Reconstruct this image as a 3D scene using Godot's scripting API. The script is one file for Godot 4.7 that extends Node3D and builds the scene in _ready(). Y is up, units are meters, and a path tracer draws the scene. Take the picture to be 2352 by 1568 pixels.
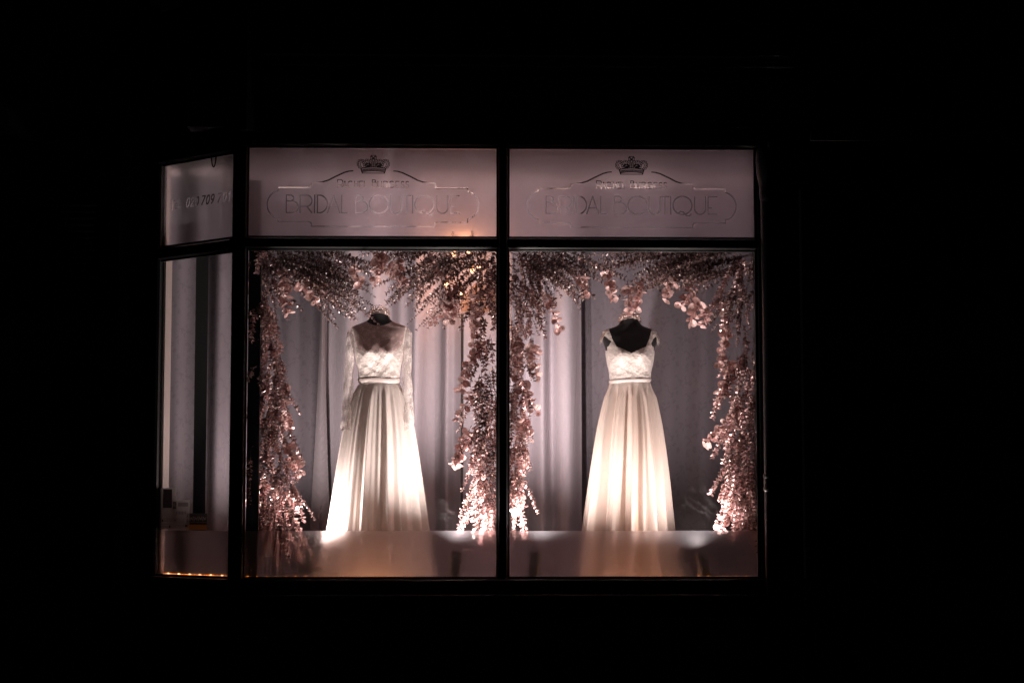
extends Node3D
# A bridal shop window at night: three panes of a canted bay, lit by four floor spots behind the frosted band.

var rng := RandomNumberGenerator.new()
var names := {}
var M := {}

# ------------------------------------------------------------------ naming
func numbered(called: String) -> String:
	if not names.has(called):
		names[called] = 0
		return called
	names[called] += 1
	return "%s_%03d" % [called, names[called]]

func thing(called: String, label: String, category: String, at := Vector3.ZERO, group := "") -> Node3D:
	var o := Node3D.new()
	o.name = numbered(called)
	add_child(o)
	o.position = at
	o.set_meta("label", label)
	o.set_meta("category", category)
	if group != "":
		o.set_meta("group", group)
	return o

func part(called: String, mesh: Mesh, m: Material, parent: Node) -> MeshInstance3D:
	var o := MeshInstance3D.new()
	o.name = called
	o.mesh = mesh
	o.material_override = m
	parent.add_child(o, true)
	return o

func struct(called: String, mesh: Mesh, m: Material) -> MeshInstance3D:
	var o := part(called, mesh, m, self)
	o.set_meta("kind", "structure")
	return o

# ------------------------------------------------------------------ materials
func mat(called: String, r: float, g: float, b: float, rough := 0.7, metal := 0.0) -> StandardMaterial3D:
	var m := StandardMaterial3D.new()
	m.resource_name = called
	m.albedo_color = Color(r, g, b).linear_to_srgb()
	m.roughness = rough
	m.metallic = metal
	M[called] = m
	return m

func backlit(m: StandardMaterial3D, strength: float) -> void:  # light that comes through has the cloth's or leaf's own colour
	var c := m.albedo_color.srgb_to_linear()
	var top := maxf(c.r, maxf(c.g, c.b))
	m.backlight_enabled = true
	m.backlight = Color(c.r / top * strength, c.g / top * strength, c.b / top * strength).linear_to_srgb()

func noise_texture(size: int, freq: float, kind: int, seed_: int, ramp: Gradient = null, as_normal := false) -> NoiseTexture2D:
	var n := FastNoiseLite.new()
	n.noise_type = kind
	n.seed = seed_
	n.frequency = freq
	n.fractal_octaves = 3
	var t := NoiseTexture2D.new()
	t.width = size
	t.height = size
	t.seamless = true
	t.noise = n
	t.as_normal_map = as_normal
	if ramp:
		t.color_ramp = ramp
	return t

func cloth_bump(m: StandardMaterial3D, freq: float, scale: float, cm: float, seed_: int) -> void:
	m.heightmap_enabled = true
	m.heightmap_texture = noise_texture(256, freq, FastNoiseLite.TYPE_SIMPLEX_SMOOTH, seed_)
	m.heightmap_scale = cm
	m.uv1_triplanar = true
	m.uv1_scale = Vector3.ONE * scale

func make_materials() -> void:
	mat("black_gloss_paint", 0.012, 0.011, 0.012, 0.3)
	mat("cornice_paint", 0.006, 0.0055, 0.006, 0.5)
	mat("black_wood", 0.014, 0.013, 0.013, 0.55)
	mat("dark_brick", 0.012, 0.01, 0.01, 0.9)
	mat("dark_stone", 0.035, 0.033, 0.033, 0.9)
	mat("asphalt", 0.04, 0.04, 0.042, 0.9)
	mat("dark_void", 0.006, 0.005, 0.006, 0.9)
	mat("ceiling_white", 0.58, 0.53, 0.57, 0.8)
	mat("floor_pale", 0.5, 0.39, 0.39, 0.6)
	mat("jamb_white", 0.3, 0.24, 0.225, 0.6)
	mat("pale_trim", 0.7, 0.58, 0.56, 0.6)
	mat("dress_form_black", 0.012, 0.01, 0.011, 0.75)
	mat("metal_black", 0.015, 0.014, 0.014, 0.4)
	mat("rose_silver", 0.62, 0.45, 0.41, 0.22, 0.55)
	mat("copper_drop", 0.42, 0.2, 0.12, 0.2, 0.6)
	mat("twig", 0.07, 0.035, 0.03, 0.5)
	mat("cord", 0.02, 0.012, 0.01, 0.6)

	var leaf := mat("small_leaf", 1, 1, 1, 0.3)
	leaf.vertex_color_use_as_albedo = true
	leaf.metallic = 0.12
	leaf.metallic_specular = 0.7
	leaf.backlight_enabled = true
	leaf.backlight = Color(0.5, 0.5, 0.5)
	leaf.roughness = 0.24
	for k in 3:
		var rl := mat("round_leaf_%d" % k, [0.58, 0.46, 0.36][k], [0.4, 0.29, 0.205][k], [0.375, 0.27, 0.19][k], 0.4)
		rl.metallic = 0.15
		rl.backlight_enabled = true
		rl.backlight = Color(0.7, 0.7, 0.7)

	var g := mat("clear_glass", 1, 1, 1, 0.03)
	g.transparency = BaseMaterial3D.TRANSPARENCY_ALPHA
	g.albedo_color.a = 0.03
	# frosted film: light passes scattered, the etched drawing is left clear
	for what in ["frosted_band", "frosted_fanlight", "frosted_fanlight_side"]:
		var f := mat(what, 0.86, 0.78, 0.82, 0.36 if what == "frosted_band" else 0.46)
		f.albedo_color.a = 0.0
		f.refraction_enabled = true
		f.refraction_scale = 0.035
		f.backlight_enabled = true
		f.backlight = Color(0.97, 0.95, 1.0) * {"frosted_band": 0.18, "frosted_fanlight": 0.76, "frosted_fanlight_side": 0.2}[what]

	# wiped dust: faint wisps
	var d := mat("dust", 0.8, 0.76, 0.76, 0.9)
	d.transparency = BaseMaterial3D.TRANSPARENCY_ALPHA
	d.backlight_enabled = true
	d.backlight = Color(1, 1, 1)
	var wisp := Image.create(192, 192, false, Image.FORMAT_RGBA8)
	var nz := FastNoiseLite.new()
	nz.seed = 8
	nz.frequency = 0.006
	nz.domain_warp_enabled = true
	nz.domain_warp_amplitude = 60.0
	for y in 192:
		for x in 192:
			var k := 1.0 - absf(nz.get_noise_2d(x + y * 0.8, (y - x * 0.7) * 2.4)) * 5.0
			var edge := smoothstep(96.0, 40.0, Vector2(x - 96, y - 96).length())
			wisp.set_pixel(x, y, Color(1, 1, 1, clampf(k, 0, 1) * edge * 0.016))
	d.albedo_texture = ImageTexture.create_from_image(wisp)

	# curtains
	var pale := mat("pale_curtain", 0.41, 0.352, 0.39, 0.85)
	cloth_bump(pale, 0.05, 3.0, 0.12, 4)
	pale.backlight_enabled = true
	pale.backlight = Color(0.2, 0.2, 0.2)
	var slate := mat("patterned_curtain", 1, 1, 1, 0.8)
	slate.albedo_texture = ImageTexture.create_from_image(sprig_image())
	slate.uv1_scale = Vector3(2, 2, 1)
	mat("curtain_lining", 0.22, 0.185, 0.2, 0.8)

	# dresses
	var satin := mat("satin_lace", 0.72, 0.64, 0.6, 0.45)
	satin.heightmap_enabled = true
	satin.heightmap_texture = noise_texture(512, 0.022, FastNoiseLite.TYPE_CELLULAR, 11)
	satin.heightmap_scale = 0.4
	satin.uv1_triplanar = true
	satin.uv1_scale = Vector3.ONE * 5.0
	satin.rim_enabled = true
	satin.rim = 0.4
	var sl := lace_image(0.0, 1.0, 15)
	for y in sl.get_height():
		for x in sl.get_width():
			var q := lerpf(0.66, 1.0, sl.get_pixel(x, y).a)
			sl.set_pixel(x, y, Color(q, q * 0.985, q * 0.97).linear_to_srgb())
	satin.albedo_texture = ImageTexture.create_from_image(sl)
	mat("satin_band", 0.46, 0.39, 0.36, 0.45)
	var lace_pic := ImageTexture.create_from_image(lace_image(0.42, 1.0, 5))
	var lace := mat("sleeve_lace", 0.82, 0.73, 0.69, 0.6)
	lace.albedo_texture = lace_pic
	lace.transparency = BaseMaterial3D.TRANSPARENCY_ALPHA
	lace.uv1_scale = Vector3(1.0, 3.2, 1)
	var yoke := mat("sheer_yoke", 0.7, 0.5, 0.47, 0.7)
	yoke.albedo_texture = ImageTexture.create_from_image(lace_image(0.55, 0.9, 9))
	yoke.transparency = BaseMaterial3D.TRANSPARENCY_ALPHA
	yoke.uv1_scale = Vector3(3.0, 1.4, 1)
	for k in 2:
		var t := mat("chiffon_%d" % k, [0.6, 0.6][k], [0.525, 0.49][k], [0.485, 0.435][k], 0.85)
		t.transparency = BaseMaterial3D.TRANSPARENCY_ALPHA
		t.albedo_color.a = [0.86, 0.76][k]
		t.backlight_enabled = true
		t.backlight = Color(0.35, 0.35, 0.35)
	for k in 2:
		backlit(M["chiffon_%d" % k], 0.12)
	for k in 3:
		backlit(M["round_leaf_%d" % k], 0.4)
	backlit(M["pale_curtain"], 0.06)
	mat("ivory_lining", 0.7, 0.56, 0.48, 0.7)
	mat("nude_lining", 0.62, 0.42, 0.31, 0.7)

	var b := mat("warm_bulb", 1.0, 0.6, 0.3, 0.4)
	b.emission_enabled = true
	b.emission = Color(1.0, 0.7, 0.48)
	b.emission_energy_multiplier = 6.0
	var s := mat("fairy_bulb", 1.0, 0.5, 0.2, 0.4)
	s.emission_enabled = true
	s.emission = Color(1.0, 0.52, 0.17)
	s.emission_energy_multiplier = 1.6
	var l := mat("spot_lens", 1, 0.95, 0.9, 0.3)
	l.emission_enabled = true
	l.emission = Color(1.0, 0.92, 0.86)
	l.emission_energy_multiplier = 4.0

# ------------------------------------------------------------------ computed prints
func sprig_image() -> Image:
	var r := RandomNumberGenerator.new()
	r.seed = 77
	var n := 512
	var im := Image.create(n, n, false, Image.FORMAT_RGBA8)
	var base := Color(0.135, 0.112, 0.13)
	im.fill(base.linear_to_srgb())
	var fine := FastNoiseLite.new()
	fine.seed = 3
	fine.frequency = 0.2
	for y in n:
		for x in n:
			var k := 1.0 + 0.1 * fine.get_noise_2d(x, y * 0.4)
			im.set_pixel(x, y, Color(base.r * k, base.g * k, base.b * k).linear_to_srgb())
	var ink := Color(0.1, 0.081, 0.096).linear_to_srgb()
	for k in 46:
		var c := Vector2(r.randf() * n, r.randf() * n)
		var turn := r.randf() * TAU
		for j in 7:
			var a := turn + (j - 3) * 0.5
			var len_ := r.randf_range(18, 30)
			for s in 24:
				var t := s / 23.0
				var w := int(1.0 + 3.4 * sin(PI * t))
				var p := c + Vector2.from_angle(a + 0.25 * t) * (6.0 + len_ * t)
				for dx in w:
					for dy in w:
						im.set_pixel(posmod(int(p.x) + dx, n), posmod(int(p.y) + dy, n), ink)
	return im

func lace_image(ground: float, thread: float, seed_: int) -> Image:
	var r := RandomNumberGenerator.new()
	r.seed = seed_
	var n := 512
	var im := Image.create(n, n, false, Image.FORMAT_RGBA8)
	im.fill(Color(1, 1, 1, ground))
	for y in range(0, n, 4):
		for x in range(0, n, 4):
			im.set_pixel(x + (y / 4) % 2 * 2, y, Color(1, 1, 1, ground * 0.55))
	for k in 60:
		var c := Vector2(r.randf() * n, r.randf() * n)
		var petals := r.randi_range(5, 8)
		var size := r.randf_range(14, 34)
		var turn := r.randf() * TAU
		for s in 260:
			var a := TAU * s / 260.0
			var d := size * (0.55 + 0.45 * absf(cos(a * petals * 0.5)))
			dot(im, c + Vector2.from_angle(a + turn) * d, 2, thread)
			if s % 3 == 0:
				dot(im, c + Vector2.from_angle(a + turn) * d * 0.45, 3, thread)
	for k in 26:
		var p := Vector2(r.randf() * n, r.randf() * n)
		var a := r.randf() * TAU
		for s in 150:
			a += r.randf_range(-0.12, 0.16)
			p += Vector2.from_angle(a) * 1.6
			dot(im, p, 2, thread)
			if s % 22 == 0:
				for q in 12:
					dot(im, p + Vector2.from_angle(a + 1.2) * q, 4, thread)
	return im

func dot(im: Image, p: Vector2, w: int, alpha: float) -> void:
	var n := im.get_width()
	for dx in w:
		for dy in w:
			im.set_pixel(posmod(int(p.x) + dx, n), posmod(int(p.y) + dy, n), Color(1, 1, 1, alpha))

# the etched drawing: strokes are cleared out of the film
func cut(im: Image, pts: Array, w: float) -> void:
	var wi := int(w)
	for k in pts.size() - 1:
		var a: Vector2 = pts[k]
		var b: Vector2 = pts[k + 1]
		var n := int(a.distance_to(b) * 1.2) + 1
		for s in n + 1:
			var p := a.lerp(b, s / float(n))
			im.fill_rect(Rect2i(int(p.x - w * 0.5), int(p.y - w * 0.5), wi, wi), Color(1, 1, 1, 0))

func arc(c: Vector2, rx: float, ry: float, a0: float, a1: float, n := 24) -> Array:
	var out := []
	for k in n + 1:
		var a := deg_to_rad(lerpf(a0, a1, k / float(n)))
		out.append(c + Vector2(cos(a) * rx, -sin(a) * ry))
	return out

# thin single-line capitals in a box one high, y up; returns [strokes, width]
func glyph(ch: String) -> Array:
	var V := func(x, y): return Vector2(x, -y)
	match ch:
		"B": return [[[V.call(0, 0), V.call(0, 1), V.call(0.2, 1)] + arc(V.call(0.2, 0.83), 0.21, 0.17, 90, -90) + [V.call(0, 0.66)], [V.call(0.2, 0.66), V.call(0.34, 0.66)] + arc(V.call(0.34, 0.33), 0.33, 0.33, 90, -90) + [V.call(0, 0)]], 0.68]
		"R": return [[[V.call(0, 0), V.call(0, 1), V.call(0.36, 1)] + arc(V.call(0.36, 0.68), 0.3, 0.32, 90, -90) + [V.call(0, 0.36)], [V.call(0.38, 0.36), V.call(0.66, 0)]], 0.68]
		"I": return [[[V.call(0, 0), V.call(0, 1)]], 0.02]
		"D": return [[[V.call(0.02, 0), V.call(0.02, 1), V.call(0.12, 1)] + arc(V.call(0.12, 0.5), 0.45, 0.5, 90, -90) + [V.call(0.02, 0)]], 0.58]
		"A": return [[[V.call(0, 0), V.call(0.34, 1), V.call(0.68, 0)], [V.call(0.11, 0.34), V.call(0.57, 0.34)]], 0.68]
		"L": return [[[V.call(0, 1), V.call(0, 0), V.call(0.3, 0)]], 0.3]
		"O": return [[arc(V.call(0.54, 0.5), 0.54, 0.52, 0, 360, 40)], 1.08]
		"U": return [[[V.call(0, 1), V.call(0, 0.32)] + arc(V.call(0.31, 0.32), 0.31, 0.33, 180, 360) + [V.call(0.62, 1)]], 0.62]
		"T": return [[[V.call(0, 1), V.call(0.46, 1)], [V.call(0.23, 1), V.call(0.23, 0)]], 0.46]
		"Q": return [[arc(V.call(0.54, 0.5), 0.54, 0.52, 0, 360, 40), [V.call(0.3, 0.06), V.call(0.42, 0.15), V.call(0.58, 0.12), V.call(0.76, -0.08), V.call(0.92, -0.1), V.call(1.02, 0.0)]], 1.08]
		"E": return [[[V.call(0.5, 1), V.call(0, 1), V.call(0, 0), V.call(0.5, 0)], [V.call(0, 0.36), V.call(0.18, 0.36)]], 0.52]
		"C": return [[arc(V.call(0.42, 0.5), 0.42, 0.51, 55, 305)], 0.7]
		"H": return [[[V.call(0, 0), V.call(0, 1)], [V.call(0.56, 0), V.call(0.56, 1)], [V.call(0, 0.55), V.call(0.56, 0.55)]], 0.56]
		"G": return [[arc(V.call(0.44, 0.5), 0.44, 0.51, 55, 350) + [V.call(0.5, 0.45)]], 0.9]
		"S": return [[arc(V.call(0.24, 0.74), 0.22, 0.26, 40, 270, 16) + arc(V.call(0.24, 0.24), 0.24, 0.25, 90, -150, 16)], 0.48]
		"e": return [[[V.call(0.06, 0.33), V.call(0.4, 0.33)] + arc(V.call(0.23, 0.33), 0.19, 0.32, 0, 320)], 0.42]
		"l": return [[[V.call(0.05, 0), V.call(0.05, 1)]], 0.1]
		":": return [[[V.call(0, 0.05), V.call(0, 0.12)], [V.call(0, 0.5), V.call(0, 0.57)]], 0.1]
		"0": return [[arc(V.call(0.24, 0.5), 0.22, 0.5, 0, 360)], 0.48]
		"1": return [[[V.call(0.05, 0.78), V.call(0.25, 1), V.call(0.25, 0)]], 0.4]
		"2": return [[arc(V.call(0.22, 0.74), 0.21, 0.26, 165, -30, 16) + [V.call(0.0, 0), V.call(0.46, 0)]], 0.46]
		"7": return [[[V.call(0, 1), V.call(0.44, 1), V.call(0.1, 0)]], 0.44]
		"9": return [[arc(V.call(0.22, 0.7), 0.21, 0.3, 0, 360), [V.call(0.43, 0.7), V.call(0.36, 0.25), V.call(0.16, 0)]], 0.46]
	return [[], 0.3]

func write_glyph(im: Image, ch: String, at: Vector2, h: float, w: float, stretch := 1.0, slant := 0.0) -> void:
	for stroke in glyph(ch)[0]:
		var pts := []
		for p in stroke:
			pts.append(at + Vector2((p.x - p.y * slant) * h * stretch, p.y * h))
		cut(im, pts, w)

func fanlight_image() -> Image:
	var im := Image.create(2048, 756, false, Image.FORMAT_RGBA8)
	im.fill(Color(1, 1, 1, 1))
	var k := 2048.0 / 2163.0
	var T := func(x, y): return Vector2((x - 95) * k, (y - 70) * k * 0.985)
	var w := 9.0
	# big capitals: each at its own place
	var line := [["B", 428, 0.0], ["R", 547, 0.0], ["I", 672, 0.0], ["D", 694, 0.0], ["A", 784, 0.0], ["L", 906, 0.0], ["B", 1028, 0.0], ["O", 1145, 0.0], ["U", 1331, 0.0], ["T", 1434, 0.0], ["I", 1520, 0.0], ["Q", 1540, 0.0], ["U", 1730, 0.0], ["E", 1848, 0.0]]
	for g in line:
		write_glyph(im, g[0], T.call(g[1], 659), 154 * k, w)
	for g in [["R", 870, 67], ["A", 913, 54], ["C", 958, 54], ["H", 1016, 54], ["E", 1060, 54], ["L", 1100, 54], ["B", 1170, 67], ["U", 1218, 54], ["R", 1268, 54], ["G", 1314, 54], ["E", 1374, 54], ["S", 1420, 54], ["S", 1460, 54]]:
		write_glyph(im, g[0], T.call(g[1], 432), g[2] * k, 6.0)
	# the label's outline
	var left := [T.call(1000, 284), T.call(965, 288), T.call(925, 300), T.call(850, 336), T.call(790, 368), T.call(740, 384), T.call(690, 391), T.call(643, 393), T.call(643, 412), T.call(636, 430), T.call(620, 435), T.call(360, 435), T.call(358, 455), T.call(348, 468)]
	left += arc(T.call(388, 587), 126 * k, 126 * k, 110, 250)
	left += [T.call(352, 706), T.call(358, 716), T.call(358, 738), T.call(620, 738), T.call(638, 742), T.call(645, 756), T.call(645, 779)]
	var right := []
	for p in left:
		right.append(Vector2(T.call(2261, 0).x - p.x, p.y))
	cut(im, left, w)
	cut(im, right, w)
	cut(im, [T.call(645, 779), T.call(1711, 779)], w)
	# the crown
	var q := 0.3637 * k
	var K := func(x, y): return Vector2(T.call(1178, 0).x + (x - 693) * q, T.call(0, 225).y + (y - 330) * q)
	for side in [-1.0, 1.0]:
		var S := func(x, y): return K.call(693 + side * (x - 693), y)
		for c in [[395, 232], [348, 250], [325, 303], [328, 355], [360, 403], [445, 240], [487, 260], [458, 292], [470, 343], [485, 387], [527, 230], [572, 232], [617, 250]]:
			cut(im, arc(S.call(c[0], c[1]), 22 * q, 22 * q, 0, 360, 20), 4)
		cut(im, [S.call(440, 425), S.call(395, 375), S.call(378, 320), S.call(395, 285), S.call(425, 280), S.call(440, 300)], 4)
		cut(im, arc(S.call(565, 345), 66 * q, 66 * q, 0, 180), 4)
		cut(im, arc(S.call(570, 360), 55 * q, 48 * q, 0, 180), 10)
		for j in 5:
			cut(im, [K.call(693 + side * (570 - 693) - 50 + j * 22, 400), K.call(693 + side * (570 - 693) - 10 + j * 20, 345)], 5)
		cut(im, [S.call(645, 275), S.call(645, 395)], 5)
		cut(im, [S.call(662, 275), S.call(662, 395)], 4)
		cut(im, [S.call(745, 116), S.call(693, 182)], 5)
		cut(im, [S.call(765, 135), S.call(765, 222), S.call(693, 182), S.call(765, 135)], 5)
		cut(im, [S.call(395, 432), S.call(432, 545)], 8)
	cut(im, [K.call(640, 116), K.call(746, 116)], 6)
	cut(im, arc(K.call(693, 235), 34 * q, 34 * q, 0, 360), 5)
	cut(im, [K.call(662, 235), K.call(724, 235)], 4)
	for y in [300, 335, 370]:
		cut(im, arc(K.call(693, y), 14 * q, 14 * q, 0, 360, 12), 4)
	var bow := func(y, lift, half): return [K.call(693 - half, y), K.call(693 - half * 0.5, y - lift * 0.75), K.call(693, y - lift), K.call(693 + half * 0.5, y - lift * 0.75), K.call(693 + half, y)]
	cut(im, bow.call(432, 34, 298), 8)
	cut(im, bow.call(464, 30, 284), 4)
	cut(im, bow.call(516, 24, 266), 5)
	cut(im, [K.call(432, 545), K.call(955, 545)], 6)
	for j in 20:
		var x := 436.0 + j * 26.5
		var lift := 28.0 * (1.0 - pow((x - 693) / 290.0, 2))
		cut(im, [K.call(x - 8, 514 - lift), K.call(x + 16, 466 - lift)], 5)
	return im

func side_image() -> Image:
	var im := Image.create(1024, 840, false, Image.FORMAT_RGBA8)
	im.fill(Color(1, 1, 1, 1))
	for g in [["T", 0.105], ["e", 0.16], ["l", 0.205], [":", 0.24], ["0", 0.325], ["2", 0.39], ["0", 0.455], ["7", 0.545], ["0", 0.61], ["9", 0.675], ["7", 0.775], ["0", 0.845], ["1", 0.915]]:
		write_glyph(im, g[0], Vector2(g[1] * 1024, 0.548 * 840), 0.1 * 840, 12.0, 1.15, 0.2)
	return im

func leaflet_image(kind: int) -> Image:
	var w := 128
	var h := [256, 220, 110][kind] as int
	var im := Image.create(w, h, false, Image.FORMAT_RGBA8)
	var paper := Color(0.62, 0.54, 0.53).linear_to_srgb()
	var ink := Color(0.06, 0.045, 0.045).linear_to_srgb()
	var grey := Color(0.3, 0.24, 0.24).linear_to_srgb()
	var r := RandomNumberGenerator.new()
	r.seed = 40 + kind
	im.fill(paper)
	if kind == 0:
		im.fill_rect(Rect2i(32, 8, 66, 116), ink)
		for y in [188, 196, 204, 222, 238]:
			for x in range(14, 112, 9):
				im.fill_rect(Rect2i(x, y, r.randi_range(4, 8), 3), grey)
		im.fill_rect(Rect2i(26, 196, 10, 14), ink)
		im.fill_rect(Rect2i(80, 232, 9, 14), ink)
	elif kind == 1:
		im.fill_rect(Rect2i(6, 12, 26, 56), ink)
		im.fill_rect(Rect2i(44, 18, 74, 30), grey)
		for x in range(30, 106, 11):
			im.fill_rect(Rect2i(x, 84, 7, 24), grey)
		for y in [140, 154, 168, 190]:
			for x in range(14, 116, 8):
				im.fill_rect(Rect2i(x, y, r.randi_range(3, 7), 3), grey)
		im.fill_rect(Rect2i(18, 146, 12, 12), ink)
		im.fill_rect(Rect2i(98, 184, 20, 18), ink)
	else:
		im.fill(ink)
		var p := Vector2(8, 40)
		for s in 420:
			p = Vector2(8 + s * 0.266, 34 + 13 * sin(s * 0.16) * sin(s * 0.031 + 0.4) + 4 * sin(s * 0.4))
			im.fill_rect(Rect2i(int(p.x), int(p.y), 3, 3), grey)
		im.fill_rect(Rect2i(4, 58, 120, 3), grey)
		im.fill_rect(Rect2i(2, 74, 124, 34), Color(0.62, 0.25, 0.07).linear_to_srgb())
	return im

# ------------------------------------------------------------------ shapes
func boxes() -> SurfaceTool:
	var st := SurfaceTool.new()
	st.begin(Mesh.PRIMITIVE_TRIANGLES)
	return st

func add_box(st: SurfaceTool, c: Vector3, s: Vector3, b := Basis(), bevel := 0.0) -> void:
	var xf := Transform3D(b, c)
	if bevel <= 0.0:
		var m := BoxMesh.new()
		m.size = s
		st.append_from(m, 0, xf)
		return
	# a box with its long edges cut back
	var h := s * 0.5
	var ring := []
	for q in [[1, 1, 0], [1, 1, 1], [-1, 1, 1], [-1, 1, 0], [-1, -1, 0], [-1, -1, 1], [1, -1, 1], [1, -1, 0]]:
		ring.append(Vector2(q[0] * (h.y - (0.0 if q[2] == 0 else bevel)), q[1] * (h.z - (bevel if q[2] == 0 else 0.0))))
	var poly := PackedVector2Array(ring)
	var idx := Geometry2D.triangulate_polygon(poly)
	st.set_smooth_group(-1)
	for k in ring.size():
		var a: Vector2 = ring[k]
		var d: Vector2 = ring[(k + 1) % ring.size()]
		var n := xf.basis * Vector3(0, (a.y - d.y), -(a.x - d.x))
		n = n.normalized()
		if n.dot(xf.basis * Vector3(0, a.x + d.x, a.y + d.y)) < 0:
			n = -n
		var corners := [[-h.x, a], [h.x, a], [h.x, d], [-h.x, a], [h.x, d], [-h.x, d]]
		if Vector3(0, d.x - a.x, d.y - a.y).cross(Vector3.RIGHT).dot(Vector3(0, a.x + d.x, a.y + d.y)) < 0:
			corners = [[-h.x, a], [h.x, d], [h.x, a], [-h.x, a], [-h.x, d], [h.x, d]]
		for q in corners:
			st.set_normal(n)
			st.set_uv(Vector2(q[0], q[1].x))
			st.add_vertex(xf * Vector3(q[0], q[1].x, q[1].y))
	for e in [-1.0, 1.0]:
		for i in idx:
			st.set_normal(xf.basis * Vector3(e, 0, 0))
			st.set_uv(poly[i])
			st.add_vertex(xf * Vector3(e * h.x, poly[i].x, poly[i].y))

func box(c: Vector3, s: Vector3, b := Basis()) -> Mesh:
	var st := boxes()
	add_box(st, c, s, b)
	return st.commit()

func prism(outline: Array, y0: float, y1: float) -> Mesh:  # outline: Vector2(x, z) round the plan
	var st := boxes()
	var poly := PackedVector2Array(outline)
	if Geometry2D.is_polygon_clockwise(poly):
		poly.reverse()
	var idx := Geometry2D.triangulate_polygon(poly)
	for side in [[y1, Vector3.UP], [y0, Vector3.DOWN]]:
		for t in range(0, idx.size(), 3):
			var q := [Vector3(poly[idx[t]].x, side[0], poly[idx[t]].y), Vector3(poly[idx[t + 1]].x, side[0], poly[idx[t + 1]].y), Vector3(poly[idx[t + 2]].x, side[0], poly[idx[t + 2]].y)]
			if (q[2] - q[0]).cross(q[1] - q[0]).dot(side[1]) < 0:
				q = [q[0], q[2], q[1]]
			for p in q:
				st.set_normal(side[1])
				st.add_vertex(p)
	for k in poly.size():
		var a := poly[k]
		var b := poly[(k + 1) % poly.size()]
		var n := Vector3(b.y - a.y, 0, a.x - b.x).normalized()
		var q := [Vector3(a.x, y1, a.y), Vector3(b.x, y1, b.y), Vector3(b.x, y0, b.y), Vector3(a.x, y1, a.y), Vector3(b.x, y0, b.y), Vector3(a.x, y0, a.y)]
		if (q[2] - q[0]).cross(q[1] - q[0]).dot(n) < 0:
			q = [q[0], q[2], q[1], q[3], q[5], q[4]]
		for p in q:
			st.set_normal(n)
			st.add_vertex(p)
	return st.commit()

func quad(a: Vector3, b: Vector3, c: Vector3, d: Vector3) -> Mesh:  # a top left, b top right, c bottom right, d bottom left
	var st := boxes()
	var n := (d - a).cross(b - a).normalized()
	for k in [[a, 0, 0], [b, 1, 0], [c, 1, 1], [a, 0, 0], [c, 1, 1], [d, 0, 1]]:
		st.set_normal(n)
		st.set_uv(Vector2(k[1], k[2]))
		st.add_vertex(k[0])
	return st.commit()

func add_tube(st: SurfaceTool, pts: Array, r0: float, r1: float, sides := 6) -> void:
	var rings := []
	for k in pts.size():
		var t: Vector3 = (pts[mini(k + 1, pts.size() - 1)] - pts[maxi(k - 1, 0)]).normalized()
		var u := t.cross(Vector3.FORWARD if absf(t.z) < 0.9 else Vector3.RIGHT).normalized()
		var v := t.cross(u)
		var ring := []
		var r := lerpf(r0, r1, k / float(maxi(pts.size() - 1, 1)))
		for j in sides + 1:
			var a := TAU * j / sides
			var n := u * cos(a) + v * sin(a)
			ring.append([pts[k] + n * r, n])
		rings.append(ring)
	for k in pts.size() - 1:
		for j in sides:
			for q in [rings[k][j], rings[k + 1][j + 1], rings[k][j + 1], rings[k][j], rings[k + 1][j], rings[k + 1][j + 1]]:
				st.set_normal(q[1])
				st.add_vertex(q[0])

func tube(pts: Array, r0: float, r1: float, sides := 6) -> Mesh:
	var st := boxes()
	add_tube(st, pts, r0, r1, sides)
	return st.commit()

func lathe(profile: Array, segs := 24) -> Mesh:  # [radius, height] pairs from the bottom
	var f := func(u: float, v: float) -> Vector3:
		var at := v * (profile.size() - 1)
		var k := mini(int(at), profile.size() - 2)
		var a := at - k
		var r := lerpf(profile[k][0], profile[k + 1][0], a)
		return Vector3(cos(u * TAU) * r, lerpf(profile[k][1], profile[k + 1][1], a), sin(u * TAU) * r)
	return sheet(segs, (profile.size() - 1) * 2, f, true)

func sheet(nu: int, nv: int, f: Callable, wrap := false, keep = null, uvs := Vector2.ONE) -> ArrayMesh:
	var p := PackedVector3Array()
	var uv := PackedVector2Array()
	for j in nv + 1:
		for i in nu + 1:
			p.append(f.call(i / float(nu), j / float(nv)))
			uv.append(Vector2(i / float(nu) * uvs.x, j / float(nv) * uvs.y))
	var n := PackedVector3Array()
	n.resize(p.size())
	for j in nv + 1:
		for i in nu + 1:
			var i0 := i - 1 if i > 0 else (nu - 1 if wrap else 0)
			var i1 := i + 1 if i < nu else (1 if wrap else nu)
			var du := p[j * (nu + 1) + i1] - p[j * (nu + 1) + i0]
			var dv := p[mini(j + 1, nv) * (nu + 1) + i] - p[maxi(j - 1, 0) * (nu + 1) + i]
			var c := du.cross(dv)
			n[j * (nu + 1) + i] = -c.normalized() if c.length() > 1e-12 else Vector3.UP
	var idx := PackedInt32Array()
	for j in nv:
		for i in nu:
			var a := j * (nu + 1) + i
			var b := a + nu + 1
			if keep != null and not keep.call((p[a] + p[a + 1] + p[b] + p[b + 1]) * 0.25):
				continue
			idx.append_array(PackedInt32Array([a, a + 1, b, a + 1, b + 1, b]))
	var arr := []
	arr.resize(Mesh.ARRAY_MAX)
	arr[Mesh.ARRAY_VERTEX] = p
	arr[Mesh.ARRAY_NORMAL] = n
	arr[Mesh.ARRAY_TEX_UV] = uv
	arr[Mesh.ARRAY_INDEX] = idx
	var m := ArrayMesh.new()
	m.add_surface_from_arrays(Mesh.PRIMITIVE_TRIANGLES, arr)
	return m

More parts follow.
